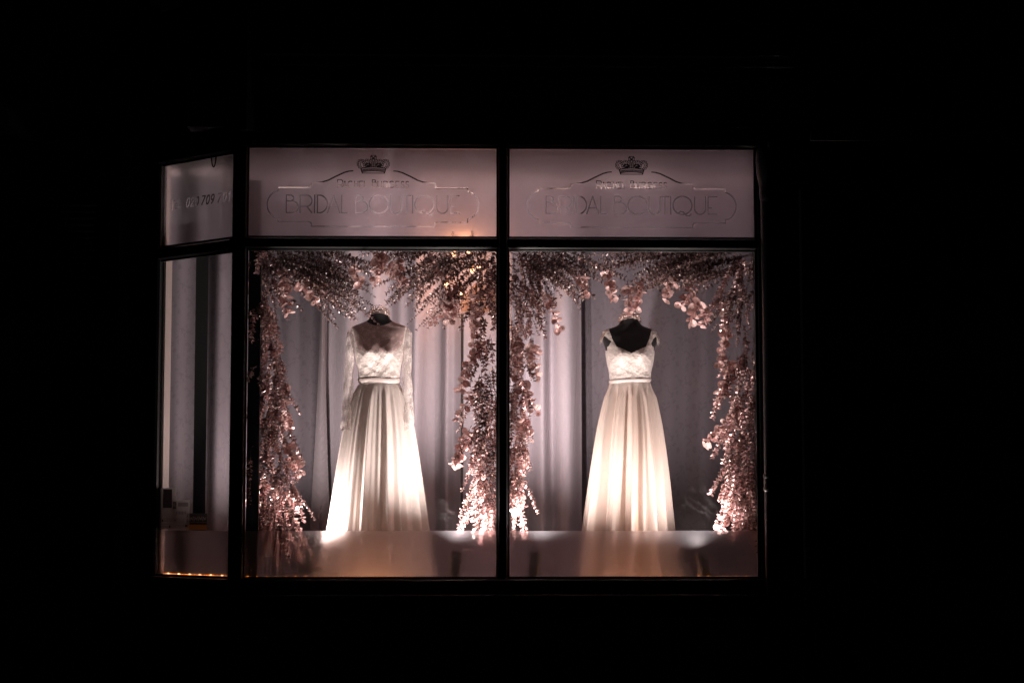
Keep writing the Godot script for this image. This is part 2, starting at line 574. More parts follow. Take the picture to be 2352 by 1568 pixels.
func table(rows: Array, at: float, col: int) -> float:  # smooth look-up in rows sorted by rising first column
	if at <= rows[0][0]:
		return rows[0][col]
	for k in rows.size() - 1:
		if at <= rows[k + 1][0]:
			var x: float = (at - rows[k][0]) / (rows[k + 1][0] - rows[k][0])
			var m0: float = (rows[k + 1][col] - rows[maxi(k - 1, 0)][col]) / maxf(rows[k + 1][0] - rows[maxi(k - 1, 0)][0], 1e-4)
			var m1: float = (rows[mini(k + 2, rows.size() - 1)][col] - rows[k][col]) / maxf(rows[mini(k + 2, rows.size() - 1)][0] - rows[k][0], 1e-4)
			var h: float = rows[k + 1][0] - rows[k][0]
			var x2 := x * x
			var x3 := x2 * x
			return (2 * x3 - 3 * x2 + 1) * rows[k][col] + (x3 - 2 * x2 + x) * h * m0 + (-2 * x3 + 3 * x2) * rows[k + 1][col] + (x3 - x2) * h * m1
	return rows[-1][col]

# ------------------------------------------------------------------ the shop
const BAY_NEAR := Vector3(-1.665, 0, -0.02)
const BAY_FAR := Vector3(-2.167, 0, -0.46)

func bay(t: float, y: float, inward := 0.0) -> Vector3:
	var e := (BAY_FAR - BAY_NEAR)
	var n := Vector3(-e.z, 0, e.x).normalized() * -1.0
	if n.z < 0:
		n = -n
	return BAY_NEAR + e * t + Vector3(0, y, 0) - n * inward

func bay_basis() -> Basis:
	var e := (BAY_FAR - BAY_NEAR).normalized()
	return Basis(e, Vector3.UP, e.cross(Vector3.UP))

func build_shop() -> void:
	var shop := thing("bridal_shop", "black painted bridal shop front with three lit display windows and frosted fanlights", "shop")
	var gl: Material = M["black_gloss_paint"]
	var wd: Material = M["black_wood"]
	var st := boxes()
	add_box(st, Vector3(0.001, 2.36, -0.015), Vector3(2.65, 0.064, 0.11), Basis(Vector3.BACK, PI / 2), 0.012)
	part("mullion", st.commit(), gl, shop)
	st = boxes()
	add_box(st, Vector3(-1.619, 2.36, -0.045), Vector3(2.65, 0.093, 0.1), Basis(Vector3.BACK, PI / 2), 0.015)
	part("corner_post", st.commit(), gl, shop)
	st = boxes()
	add_box(st, Vector3(1.7, 2.36, -0.05), Vector3(2.65, 0.27, 0.16), Basis(Vector3.BACK, PI / 2), 0.015)
	part("pilaster", st.commit(), gl, shop)
	st = boxes()
	add_box(st, bay(1.085, 2.36, 0.03), Vector3(2.65, 0.115, 0.12), bay_basis() * Basis(Vector3.BACK, PI / 2), 0.012)
	part("corner_post", st.commit(), M["cornice_paint"], shop)
	for s in [[-1.572, -0.031], [0.033, 1.565]]:
		var w: float = s[1] - s[0]
		st = boxes()
		add_box(st, Vector3((s[0] + s[1]) / 2, 3.082, -0.01), Vector3(w, 0.07, 0.08), Basis(), 0.01)
		part("transom", st.commit(), gl, shop)
	st = boxes()
	add_box(st, bay(0.51, 3.072, 0.01), Vector3(0.68, 0.075, 0.08), bay_basis(), 0.01)
	part("transom", st.commit(), gl, shop)
	part("return_panel", box(Vector3(-2.31, 2.4, -0.55), Vector3(0.17, 4.6, 0.08)), M["cornice_paint"], shop)
	part("inner_post", box(Vector3(-1.535, 2.24, -0.13), Vector3(0.075, 2.5, 0.05)), wd, shop)
	# head and sill
	st = boxes()
	add_box(st, Vector3(0.09, 3.737, -0.03), Vector3(3.5, 0.104, 0.14), Basis(), 0.012)
	add_box(st, bay(0.55, 3.71, 0.02), Vector3(0.76, 0.12, 0.12), bay_basis(), 0.012)
	part("window_head", st.commit(), gl, shop)
	st = boxes()
	add_box(st, Vector3(0.09, 0.99, -0.02), Vector3(3.5, 0.09, 0.16), Basis(), 0.012)
	add_box(st, bay(0.55, 0.985, 0.0), Vector3(0.76, 0.09, 0.15), bay_basis(), 0.012)
	part("window_sill", st.commit(), gl, shop)
	st = boxes()
	add_box(st, Vector3(0.09, 0.93, 0.035), Vector3(3.52, 0.026, 0.12), Basis(), 0.008)
	add_box(st, bay(0.55, 0.93, -0.05), Vector3(0.8, 0.026, 0.1), bay_basis(), 0.008)
	part("sill_nosing", st.commit(), gl, shop)
	# stall riser with raised panels
	st = boxes()
	add_box(st, Vector3(0.09, 0.458, -0.06), Vector3(3.5, 0.916, 0.1))
	add_box(st, bay(0.55, 0.458, 0.06), Vector3(0.78, 0.916, 0.1), bay_basis())
	part("stall_riser", st.commit(), wd, shop)
	for x in [-1.2, -0.42, 0.42, 1.2]:
		st = boxes()
		add_box(st, Vector3(x, 0.47, 0.0), Vector3(0.66, 0.66, 0.025), Basis(), 0.01)
		part("riser_panel", st.commit(), wd, shop)
	# fascia, cornice, mouldings
	part("fascia", box(Vector3(0.0, 3.98, -0.05), Vector3(3.9, 0.36, 0.16)), wd, shop)
	var cornice := [[3.795, 0.055, 0.012], [3.815, 0.07, 0.014], [3.838, 0.06, 0.01], [4.165, 0.08, 0.03], [4.2, 0.12, 0.02], [4.225, 0.15, 0.02]]
	for c in cornice:
		st = boxes()
		add_box(st, Vector3(0.14, c[0], c[1] * 0.25 - 0.02), Vector3(3.58, c[2], c[1] * 0.5 + 0.06), Basis(), 0.004)
		part("moulding", st.commit(), M["cornice_paint"], shop)
	st = boxes()
	add_box(st, bay(0.72, 4.2, 0.02), Vector3(1.3, 0.87, 0.14), bay_basis())
	for y in [3.79, 3.84, 3.9]:
		add_box(st, bay(0.62, y, -0.08), Vector3(1.12, 0.016, 0.03), bay_basis(), 0.004)
	part("bay_fascia", st.commit(), gl, shop)
	# slatted housing of the rolled-up shutter above the fascia
	for k in 8:
		st = boxes()
		add_box(st, Vector3(0.0, 4.275 + k * 0.036, 0.05 + 0.004 * sin(k * 2.1)), Vector3(3.9, 0.031, 0.05), Basis(), 0.012)
		part("shutter_slat", st.commit(), gl, shop)
	part("wall", box(Vector3(0, 5.3, -0.1), Vector3(4.0, 1.5, 0.3)), M["dark_brick"], shop)
	# the panes
	for s in [[-1.572, -0.031, "fanlight_film"], [0.033, 1.565, "fanlight_film"]]:
		var f := part("window", window_beads(s[0], s[1]), gl, shop)
		part("glass_pane", quad(Vector3(s[0], 3.047, 0), Vector3(s[1], 3.047, 0), Vector3(s[1], 1.035, 0), Vector3(s[0], 1.035, 0)), M["clear_glass"], f)
		part("frosted_band", quad(Vector3(s[0], 1.322, -0.006), Vector3(s[1], 1.324, -0.006), Vector3(s[1], 1.037, -0.006), Vector3(s[0], 1.037, -0.006)), M["frosted_band"], f)
		part("lettered_fanlight", quad(Vector3(s[0], 3.685, -0.004), Vector3(s[1], 3.685, -0.004), Vector3(s[1], 3.117, -0.004), Vector3(s[0], 3.117, -0.004)), M["frosted_fanlight"], f)
	var side := part("window", box(bay(0.5, 3.645, -0.004), Vector3(0.667, 0.014, 0.014), bay_basis()), gl, shop)
	for y in [3.117, 3.03, 1.042]:
		part("bead", box(bay(0.5, y, -0.004), Vector3(0.667, 0.014, 0.014), bay_basis()), gl, side)
	for q in [[Vector3(1.05, 1.72, 0.002), Vector3(1.38, 1.34, 0.002)], [Vector3(-0.55, 1.6, 0.002), Vector3(-0.22, 1.34, 0.002)]]:
		part("dust_smear", quad(q[0], Vector3(q[1].x, q[0].y, 0.002), q[1], Vector3(q[0].x, q[1].y, 0.002)), M["dust"], shop)
	part("glass_pane", quad(bay(1, 3.047), bay(0, 3.047), bay(0, 1.035), bay(1, 1.035)), M["clear_glass"], side)
	part("frosted_band", quad(bay(1, 1.322, 0.006), bay(0, 1.322, 0.006), bay(0, 1.035, 0.006), bay(1, 1.035, 0.006)), M["frosted_band"], side)
	part("lettered_fanlight", quad(bay(1, 3.65, 0.004), bay(0, 3.65, 0.004), bay(0, 3.11, 0.004), bay(1, 3.11, 0.004)), M["frosted_fanlight_side"], side)
	# the inner jamb at the far end of the bay, painted white
	part("jamb", box(bay(0.985, 2.36, 0.04), Vector3(0.022, 2.6, 0.05), bay_basis()), M["jamb_white"], shop)
	# inside of the window
	struct("display_floor", prism([Vector2(1.84, -0.06), Vector2(-1.6, -0.06), Vector2(-1.68, -0.09), Vector2(-2.2, -0.55), Vector2(-2.39, -0.58), Vector2(-2.39, -1.77), Vector2(1.84, -1.77)], 0.93, 0.98), M["floor_pale"])
	struct("ceiling", prism([Vector2(1.84, -0.1), Vector2(-1.64, -0.1), Vector2(-2.25, -0.62), Vector2(-2.39, -0.64), Vector2(-2.39, -1.77), Vector2(1.84, -1.77)], 4.225, 4.275), M["ceiling_white"])
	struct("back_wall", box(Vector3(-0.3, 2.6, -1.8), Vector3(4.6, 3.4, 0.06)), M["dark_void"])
	struct("side_wall", box(Vector3(1.87, 2.6, -0.95), Vector3(0.06, 3.4, 1.7)), M["ceiling_white"])
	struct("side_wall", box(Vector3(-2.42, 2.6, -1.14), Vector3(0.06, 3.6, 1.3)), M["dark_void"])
	# street
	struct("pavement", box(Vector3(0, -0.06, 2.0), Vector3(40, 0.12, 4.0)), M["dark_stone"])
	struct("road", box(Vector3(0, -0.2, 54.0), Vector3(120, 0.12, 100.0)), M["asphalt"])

func window_beads(x0: float, x1: float) -> Mesh:
	var st := boxes()
	for y in [3.68, 3.121, 3.041, 1.041]:
		add_box(st, Vector3((x0 + x1) / 2, y, 0.01), Vector3(x1 - x0, 0.013, 0.016), Basis(), 0.004)
	for x in [x0 + 0.004, x1 - 0.004]:
		add_box(st, Vector3(x, 2.36, 0.012), Vector3(2.63, 0.01, 0.018), Basis(Vector3.BACK, PI / 2), 0.003)
	return st.commit()

func build_street_side() -> void:
	var nb := thing("neighbouring_building", "unlit building to the right of the bridal shop, almost black at night", "building")
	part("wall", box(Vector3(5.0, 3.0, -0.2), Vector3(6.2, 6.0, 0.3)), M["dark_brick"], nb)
	part("ledge", box(Vector3(5.0, 3.75, 0.0), Vector3(6.2, 0.06, 0.2)), M["dark_stone"], nb)
	part("sign_board", box(Vector3(2.35, 4.2, 0.02), Vector3(1.0, 0.22, 0.05)), M["black_gloss_paint"], nb)
	part("door", box(Vector3(2.8, 1.4, -0.02), Vector3(0.95, 2.3, 0.05)), M["black_wood"], nb)
	var lb := thing("neighbouring_building", "unlit building left of the bay window with a louvred shutter", "building")
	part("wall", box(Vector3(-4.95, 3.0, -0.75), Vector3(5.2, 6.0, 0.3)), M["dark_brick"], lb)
	var sh := part("louvred_shutter", box(Vector3(-2.62, 2.9, -0.56), Vector3(0.5, 1.05, 0.03)), M["cornice_paint"], lb)
	for k in 24:
		part("slat", box(Vector3(-2.62, 2.42 + k * 0.042, -0.53), Vector3(0.44, 0.034, 0.012), Basis(Vector3.RIGHT, 0.5)), M["cornice_paint"], sh)
	var dp := thing("drainpipe", "black drainpipe on the pilaster at the right edge of the windows", "drainpipe", Vector3(1.622, 0, 0.1))
	var gl: Material = M["black_gloss_paint"]
	part("pipe", tube([Vector3(0, 0.1, 0), Vector3(0, 1.5, 0), Vector3(0, 2.6, 0), Vector3(-0.004, 3.36, 0)], 0.036, 0.036, 16), gl, dp)
	part("collar", lathe([[0.036, 1.56], [0.043, 1.57], [0.043, 1.585], [0.039, 1.59], [0.039, 1.64], [0.043, 1.645], [0.043, 1.66], [0.036, 1.67]]), gl, dp)
	part("bracket", box(Vector3(0.055, 1.615, -0.02), Vector3(0.05, 0.03, 0.05)), gl, dp)
	part("hopper", lathe([[0.036, 3.33], [0.046, 3.36], [0.046, 3.43], [0.06, 3.5], [0.066, 3.58], [0.06, 3.66], [0.04, 3.7]]), gl, dp)
	var loop := []
	for k in 17:
		var a := PI + PI * k / 16.0
		loop.append(Vector3(-1.785 + cos(a) * 0.014, 3.63 + sin(a) * 0.075, 0.0))
	var cable := boxes()
	add_tube(cable, loop, 0.004, 0.004, 6)
	var cl := part("cable_loop", cable.commit(), M["cord"], self)
	cl.set_meta("label", "thin black loop of cable hanging over the top of the side fanlight")
	cl.set_meta("category", "cable")

# ------------------------------------------------------------------ curtains
func fold_at(x: float, seed_: int, n: int, jitter: float) -> float:
	var r := RandomNumberGenerator.new()
	r.seed = seed_
	var out := 0.0
	for k in n:
		var c := (k + 0.5) / n + r.randf_range(-jitter, jitter) / n
		var w := r.randf_range(0.28, 0.5) / n
		out += r.randf_range(0.55, 1.0) * exp(-pow((x - c) / w, 2))
	return out

func curtain(called: String, label: String, a: Vector3, b: Vector3, top: float, folds: int, amp: float, seed_: int, m: Material, valleys := []) -> Node3D:
	var o := thing(called, label, "curtain", Vector3(a.x, 0.98, a.z), "curtains behind the dresses")
	var along := b - a
	var nrm := Vector3(-along.z, 0, along.x).normalized()
	if nrm.z < 0:
		nrm = -nrm
	var prof := PackedFloat32Array()
	for k in 401:
		var deep := 0.0
		for q in valleys:
			deep += q[2] * exp(-pow((k / 400.0 - q[0]) / q[1], 2))
		prof.append(fold_at(k / 400.0, seed_, folds, 0.45) - deep / amp)
	var f := func(u: float, v: float) -> Vector3:
		var y := lerpf(top - 0.98, 0.01, v)
		var uu := clampf(u + 0.02 * (v - 0.4) * (0.5 - u) + 0.012 * sin(v * 3.0 + u * 9.0 + seed_), 0, 1)
		var k := prof[int(uu * 400.0)]
		return along * u + nrm * (amp * k * (0.75 + 0.35 * v) + 0.012 * sin(u * 5.0 + v * 2.0)) + Vector3(0, y, 0)
	var len_ := along.length()
	part("cloth", sheet(200, 24, f, false, null, Vector2(len_ / 0.6 * 1.2, 2.7 / 0.6)), m, o)
	var hem := boxes()
	var pts := []
	for k in 21:
		var u := k / 20.0
		pts.append(f.call(u, 0.0) + Vector3(0, 0.008, 0))
	add_tube(hem, pts, 0.012, 0.012, 6)
	part("heading_tape", hem.commit(), M["pale_trim"], o)
	return o

func build_curtains() -> void:
	var rail := thing("curtain_rail", "long pale rail the display curtains hang from", "curtain rail", Vector3(0, 3.68, -1.36))
	part("track", box(Vector3.ZERO, Vector3(3.7, 0.03, 0.04)), M["pale_trim"], rail)
	for x in [-1.5, -0.5, 0.5, 1.5]:
		part("bracket", box(Vector3(x, 0.0, -0.2), Vector3(0.03, 0.04, 0.36)), M["pale_trim"], rail)
	curtain("display_curtain", "dark mauve curtain with leaf sprigs left of the long sleeved dress", Vector3(-1.75, 0, -1.33), Vector3(-1.17, 0, -1.31), 3.64, 3, 0.12, 21, M["patterned_curtain"])
	curtain("display_curtain", "pale grey pink curtain directly behind the long sleeved dress", Vector3(-1.19, 0, -1.38), Vector3(-0.44, 0, -1.38), 3.64, 4, 0.15, 22, M["pale_curtain"], [[0.6, 0.07, 0.1]])
	curtain("display_curtain", "pale curtain running behind the pendant lamp and the tall pale panel", Vector3(-0.47, 0, -1.47), Vector3(0.09, 0, -1.47), 3.64, 4, 0.09, 23, M["pale_curtain"])
	curtain("display_curtain", "pale flowing curtain just right of the window mullion", Vector3(0.05, 0, -1.42), Vector3(0.57, 0, -1.4), 3.64, 3, 0.2, 27, M["pale_curtain"], [[0.6, 0.08, 0.13]])
	curtain("display_curtain", "wide dark mauve curtain with leaf sprigs behind the sleeveless dress", Vector3(0.56, 0, -1.42), Vector3(1.83, 0, -1.36), 3.64, 5, 0.12, 25, M["patterned_curtain"], [[0.08, 0.09, 0.14]])
	curtain("display_curtain", "dark mauve curtain at the far end of the side window", Vector3(-2.27, 0, -0.72), Vector3(-2.0, 0, -0.8), 3.64, 2, 0.05, 31, M["patterned_curtain"])
	curtain("display_curtain", "dark mauve curtain in the side window nearest the corner post", Vector3(-1.92, 0, -0.8), Vector3(-1.66, 0, -0.85), 3.64, 2, 0.05, 34, M["patterned_curtain"])
	# the turned-back edge of the dark curtain, widening downwards
	var e := thing("curtain_edge", "pale herringbone textured curtain border hanging left of the long sleeved dress, wider below", "curtain", Vector3(-1.2, 0.98, -1.22))
	var f := func(u: float, v: float) -> Vector3:
		var w := lerpf(0.015, 0.17, pow(v, 1.6))
		var ridge := absf(fposmod(v * 42.0 + absf(u - 0.5) * 2.4, 1.0) - 0.5)
		return Vector3(lerpf(-w * 0.55, w * 0.45, u), lerpf(2.3, 0.01, v), 0.02 * sin(u * PI) + 0.006 * ridge * smoothstep(0.3, 0.6, v))
	part("cloth", sheet(10, 260, f), M["curtain_lining"], e)
	var d := thing("tall_panel", "tall pale panel with dark edges standing behind the central mullion", "panel", Vector3(-0.1, 0.98, -1.33))
	part("board", box(Vector3(0, 0.9, 0), Vector3(0.32, 1.8, 0.03)), M["pale_curtain"], d)
	var dark: Material = M["curtain_lining"]
	part("edge_strip", box(Vector3(-0.152, 0.9, 0.025), Vector3(0.018, 1.8, 0.02)), M["cord"], d)
	part("edge_strip", box(Vector3(0.0, 1.81, 0.025), Vector3(0.32, 0.014, 0.02)), dark, d)
	part("edge_strip", box(Vector3(0.152, 0.9, 0.025), Vector3(0.012, 1.8, 0.02)), M["cord"], d)

# ------------------------------------------------------------------ dress forms and dresses
const TORSO := [[-0.3, 0.085, 0.055, 0.055], [-0.12, 0.098, 0.058, 0.058], [-0.03, 0.116, 0.072, 0.068], [0.0, 0.128, 0.085, 0.08], [0.06, 0.133, 0.09, 0.08], [0.12, 0.146, 0.103, 0.082], [0.17, 0.153, 0.113, 0.083], [0.22, 0.156, 0.107, 0.085], [0.27, 0.162, 0.088, 0.085], [0.31, 0.17, 0.072, 0.08], [0.335, 0.174, 0.06, 0.07], [0.35, 0.168, 0.055, 0.062], [0.365, 0.132, 0.052, 0.055], [0.38, 0.094, 0.05, 0.05], [0.4, 0.068, 0.047, 0.047], [0.43, 0.055, 0.045, 0.045], [0.5, 0.052, 0.044, 0.044]]

func torso(u: float, dy: float, out: float, wide := 0.0) -> Vector3:
	var a := table(TORSO, dy, 1) + out + wide
	var ang := u * TAU
	var c := cos(ang)
	var s := sin(ang)
	var b := (table(TORSO, dy, 2) if s > 0 else table(TORSO, dy, 3)) + out
	var x := signf(c) * pow(absf(c), 0.9) * a
	var z := signf(s) * pow(absf(s), 0.9) * b
	if s > 0:
		z += 0.016 * exp(-pow((dy - 0.17) / 0.05, 2)) * exp(-pow((absf(x) - 0.065) / 0.035, 2))
	return Vector3(x, dy, z)

func dress_form(label: String, at: Vector3, k: float) -> void:
	var o := thing("dress_form", label, "mannequin", Vector3(at.x, 0.98, at.z), "black dress forms wearing gowns")
	var y0 := at.y - 0.98
	var f := func(u: float, v: float) -> Vector3:
		var dy := lerpf(-0.3, 0.455, v)
		var arm := 0.012 * exp(-pow((dy - 0.27) / 0.045, 2)) if k < 1.0 else 0.0
		var p := torso(u, dy, 0.0, arm)
		return Vector3(p.x, y0 + p.y * k, p.z)
	part("torso", sheet(64, 90, f, true), M["dress_form_black"], o)
	part("neck_cap", lathe([[0.0, y0 + 0.458 * k + 0.012], [0.03, y0 + 0.458 * k + 0.01], [0.053, y0 + 0.455 * k]], 32), M["dress_form_black"], o)
	part("pole", tube([Vector3(0, 0.02, 0), Vector3(0, y0 - 0.25, 0)], 0.014, 0.014, 10), M["metal_black"], o)
	part("base", lathe([[0.15, 0.0], [0.15, 0.012], [0.12, 0.025], [0.02, 0.035], [0.0, 0.035]], 32), M["metal_black"], o)

func skirt_sheet(rows: Array, drop: float, folds: Array, amp: float, shrink: float, deep: float) -> Mesh:
	var f := func(u: float, v: float) -> Vector3:
		var dy := -drop * v
		var r := table(rows, drop * v, 1) * shrink
		var ang := u * TAU
		var w := 0.0
		for q in folds:
			w += q[1] * pow(0.5 + 0.5 * cos(ang * q[0] + q[2] + 0.25 * sin(v * 2.2 + q[2])), q[3])
		var grow := smoothstep(0.0, 0.9, v) * 0.65 + 0.35 * smoothstep(0.0, 0.08, v)
		r += amp * (w - 0.85) * grow
		return Vector3(cos(ang) * r, dy, sin(ang) * r * lerpf(0.68, deep, smoothstep(0, 0.4, v)))
	return sheet(540, 70, f, true)

func sleeve(pts: Array, radii: Array) -> Mesh:
	var f := func(u: float, v: float) -> Vector3:
		var at := v * (pts.size() - 1)
		var k := mini(int(at), pts.size() - 2)
		var p: Vector3 = pts[k].cubic_interpolate(pts[k + 1], pts[maxi(k - 1, 0)], pts[mini(k + 2, pts.size() - 1)], at - k)
		var r := lerpf(radii[k], radii[k + 1], at - k) + 0.0025 * sin(v * 40.0 + 3.0 * sin(u * TAU)) * sin(u * TAU + v * 9.0)
		return p + Vector3(cos(u * TAU) * r, 0, sin(u * TAU) * r * 0.75)
	return sheet(28, 90, f, true)

func crease(p: Vector3, k: float) -> float:
	return k * (sin(p.x * 60 + p.y * 95) * 0.5 + sin(p.x * -85 + p.y * 70 + 2.0) * 0.5)

func build_dresses() -> void:
	# the long sleeved gown
	var a := Vector3(-0.79, 2.285, -0.7)
	dress_form("black dress form under the long sleeved lace gown", a, 1.0)
	var d := thing("wedding_dress", "white wedding gown with long lace sleeves, sheer dark yoke and full pleated skirt", "wedding dress", Vector3(a.x, 0.98, a.z))
	var y0 := a.y - 0.98
	var sweet := func(x: float) -> float: return 0.178 + 0.14 * pow(absf(x) / 0.166, 8.0) + 0.006 * sin(x * 160.0)
	var up := func(u: float, v: float) -> Vector3:
		var p := torso(u, lerpf(-0.02, 0.4, v), 0.005)
		return p + Vector3(0, y0, crease(p, 0.0022) * smoothstep(0.2, 0.05, absf(p.y - 0.1)))
	part("bodice", sheet(200, 150, up, true, func(p): return p.y - y0 < (sweet.call(p.x) if p.z > 0 else 0.3)), M["satin_lace"], d)
	part("sheer_yoke", sheet(200, 150, up, true, func(p): return p.y - y0 >= (sweet.call(p.x) if p.z > 0 else 0.3) and p.y - y0 < 0.35 + 4.4 * p.x * p.x), M["sheer_yoke"], d)
	for s in [-1.0, 1.0]:
		var line := [Vector3(s * 0.158, y0 + 0.345, -0.01), Vector3(s * 0.182, y0 + 0.31, 0.0), Vector3(s * 0.188, y0 + 0.21, 0.01), Vector3(s * 0.196, y0 + 0.05, 0.02), Vector3(s * 0.2, y0 - 0.12, 0.04), Vector3(s * 0.205, y0 - 0.26, 0.07), Vector3(s * 0.206, y0 - 0.33, 0.085)]
		if s > 0:
			line = [Vector3(0.158, y0 + 0.345, -0.01), Vector3(0.18, y0 + 0.31, 0.0), Vector3(0.183, y0 + 0.21, 0.01), Vector3(0.181, y0 + 0.05, 0.02), Vector3(0.188, y0 - 0.12, 0.04), Vector3(0.195, y0 - 0.26, 0.07), Vector3(0.197, y0 - 0.33, 0.085)]
		part("sleeve", sleeve(line, [0.016, 0.029, 0.029, 0.03, 0.034, 0.036, 0.034]), M["sleeve_lace"], d)
	var band := func(u: float, v: float) -> Vector3:
		var p := torso(u, lerpf(-0.036, 0.008, v), 0.009 + 0.003 * sin(v * PI))
		return p + Vector3(0, y0 + 0.002 * sin(u * 30.0), 0)
	part("waistband", sheet(96, 8, band, true), M["satin_band"], d)
	part("waist_cord", sheet(96, 6, func(u, v):
		var p := torso(u, -0.042, 0.014 + 0.003 * cos(v * TAU))
		return p + Vector3(0, y0 + 0.004 * sin(v * TAU), 0), true), M["pale_trim"], d)
	var rows := [[0.0, 0.136], [0.03, 0.152], [0.085, 0.176], [0.15, 0.195], [0.32, 0.23], [0.65, 0.277], [0.97, 0.318], [1.29, 0.37]]
	var gathers := [[14, 0.5, 0.4, 1.6], [23, 0.4, 2.0, 1.4], [37, 0.22, 1.1, 1.2], [9, 0.35, 0.9, 1.5]]
	var sk := part("overskirt", skirt_sheet(rows, 1.29, gathers, 0.07, 1.0, 0.82), M["chiffon_0"], d)
	sk.transform = Transform3D(Basis(Vector3.RIGHT, Vector3(0.014, 1, 0), Vector3.BACK), Vector3(0, y0 - 0.03, 0))
	var li := part("skirt_lining", skirt_sheet(rows, 1.27, [[11, 0.6, 1.4, 1.5], [7, 0.4, 2.2, 1.0]], 0.03, 0.76, 0.8), M["ivory_lining"], d)
	li.transform = Transform3D(Basis(Vector3.RIGHT, Vector3(0.014, 1, 0), Vector3.BACK), Vector3(0, y0 - 0.03, 0))

	# the sleeveless gown
	var b := Vector3(0.845, 2.285, -0.7)
	var k := 0.93
	dress_form("black dress form under the cap sleeved V neck gown", b, k)
	var e := thing("wedding_dress", "ivory wedding gown with V neckline, cap sleeves and sheer spotted skirt over nude lining", "wedding dress", Vector3(b.x, 0.98, b.z))
	var neck := func(x: float) -> float:
		var ax := absf(x)
		if ax < 0.095:
			return 0.169 + 0.046 * pow(ax / 0.095, 0.9)
		if ax < 0.118:
			return lerpf(0.215, 0.26, (ax - 0.095) / 0.023)
		if ax < 0.143:
			return lerpf(0.26, 0.345, (ax - 0.118) / 0.025)
		return 1.0
	var up2 := func(u: float, v: float) -> Vector3:
		var p := torso(u, lerpf(-0.01, 0.4, v), 0.005)
		p.y *= k
		return p + Vector3(0, y0, crease(p, 0.0012))
	var keep2 := func(p: Vector3) -> bool:
		var dy := p.y - y0
		if dy > 0.192 and dy < 0.268 and absf(p.x) > 0.152 and absf(p.z) < 0.06:
			return false
		return dy < neck.call(p.x) if p.z > 0 else dy < 0.26 or absf(p.x) > 0.12
	part("bodice", sheet(240, 170, up2, true, keep2), M["satin_lace"], e)
	for s in [-1.0, 1.0]:
		var flap := func(u: float, v: float) -> Vector3:
			var ang := lerpf(-1.1, 1.1, u)
			var ragged := 0.006 * sin(u * 31.0 + s) * v
			return Vector3(s * (0.137 + v * 0.05 + 0.008 * cos(ang)), y0 + 0.332 - v * v * (0.062 + ragged) - 0.03 * ang * ang * v, 0.05 * sin(ang) - 0.005)
		part("cap_sleeve", sheet(20, 10, flap), M["satin_lace"], e)
	part("waistband", sheet(96, 6, func(u, v):
		var p := torso(u, lerpf(-0.02, 0.006, v), 0.009 + 0.002 * sin(v * PI))
		return p + Vector3(0, y0 + 0.006 * p.x / 0.13, 0), true), M["satin_band"], e)
	var rows2 := [[0.0, 0.134], [0.05, 0.146], [0.1, 0.162], [0.18, 0.18], [0.28, 0.2], [0.5, 0.229], [0.97, 0.272], [1.29, 0.312]]
	var broad := [[12, 0.7, 0.5, 1.5], [19, 0.4, 2.6, 1.5], [31, 0.18, 1.0, 1.2], [7, 0.3, 0.2, 1.2]]
	var sk2 := part("overskirt", skirt_sheet(rows2, 1.29, broad, 0.1, 1.0, 0.82), M["chiffon_1"], e)
	sk2.transform = Transform3D(Basis(Vector3.RIGHT, Vector3(0.03, 1, 0), Vector3.BACK), Vector3(0, y0 - 0.015, 0))
	var li2 := part("skirt_lining", skirt_sheet(rows2, 1.27, [[9, 0.7, 0.5, 1.5], [5, 0.4, 0.2, 1.0]], 0.035, 0.76, 0.8), M["nude_lining"], e)
	li2.transform = Transform3D(Basis(Vector3.RIGHT, Vector3(0.03, 1, 0), Vector3.BACK), Vector3(0, y0 - 0.015, 0))
	tiara("rose silver beaded tiara on the neck of the long sleeved gown's form", Vector3(-0.79, 2.702, -0.69), 5)
	tiara("rose silver beaded tiara on the neck of the V neck gown's form", Vector3(0.845, 2.672, -0.69), 6)

func tiara(label: String, at: Vector3, seed_: int) -> void:
	var o := thing("tiara", label, "tiara", at, "tiaras on the dress forms")
	rng.seed = seed_
	var st := boxes()
	var beads := boxes()
	var ball := SphereMesh.new()
	ball.radius = 1.0
	ball.height = 2.0
	ball.radial_segments = 6
	ball.rings = 3
	var ring := func(t: float, h: float) -> Vector3:
		var a := lerpf(-0.25, PI + 0.25, t)
		var p := Vector3(cos(a) * 0.068, h * 0.9, sin(a) * 0.05)
		p.y += 0.03 * sin(a) - 0.012
		return p
	for h in [0.0, 0.012]:
		var pts := []
		for k in 33:
			pts.append(ring.call(k / 32.0, h))
		add_tube(st, pts, 0.0014, 0.0014, 5)
	for k in 15:
		var t := (k + 0.5) / 15.0
		var tall := 0.016 + 0.03 * sin(PI * t)
		var loop := []
		for q in 11:
			var a := PI * q / 10.0
			loop.append(ring.call(t + cos(a) * 0.036, 0.012 + sin(a) * tall))
		add_tube(st, loop, 0.0012, 0.0012, 4)
		for q in 9:
			var b: Vector3 = ring.call(t + rng.randf_range(-0.03, 0.03), 0.008 + rng.randf() * tall)
			beads.append_from(ball, 0, Transform3D(Basis().scaled(Vector3.ONE * rng.randf_range(0.0026, 0.0058)), b + Vector3(0, 0, 0.003)))
	part("wire_frame", st.commit(), M["rose_silver"], o)
	var bd := part("beads", beads.commit(), M["rose_silver"], o)
	bd.set_meta("kind", "stuff")

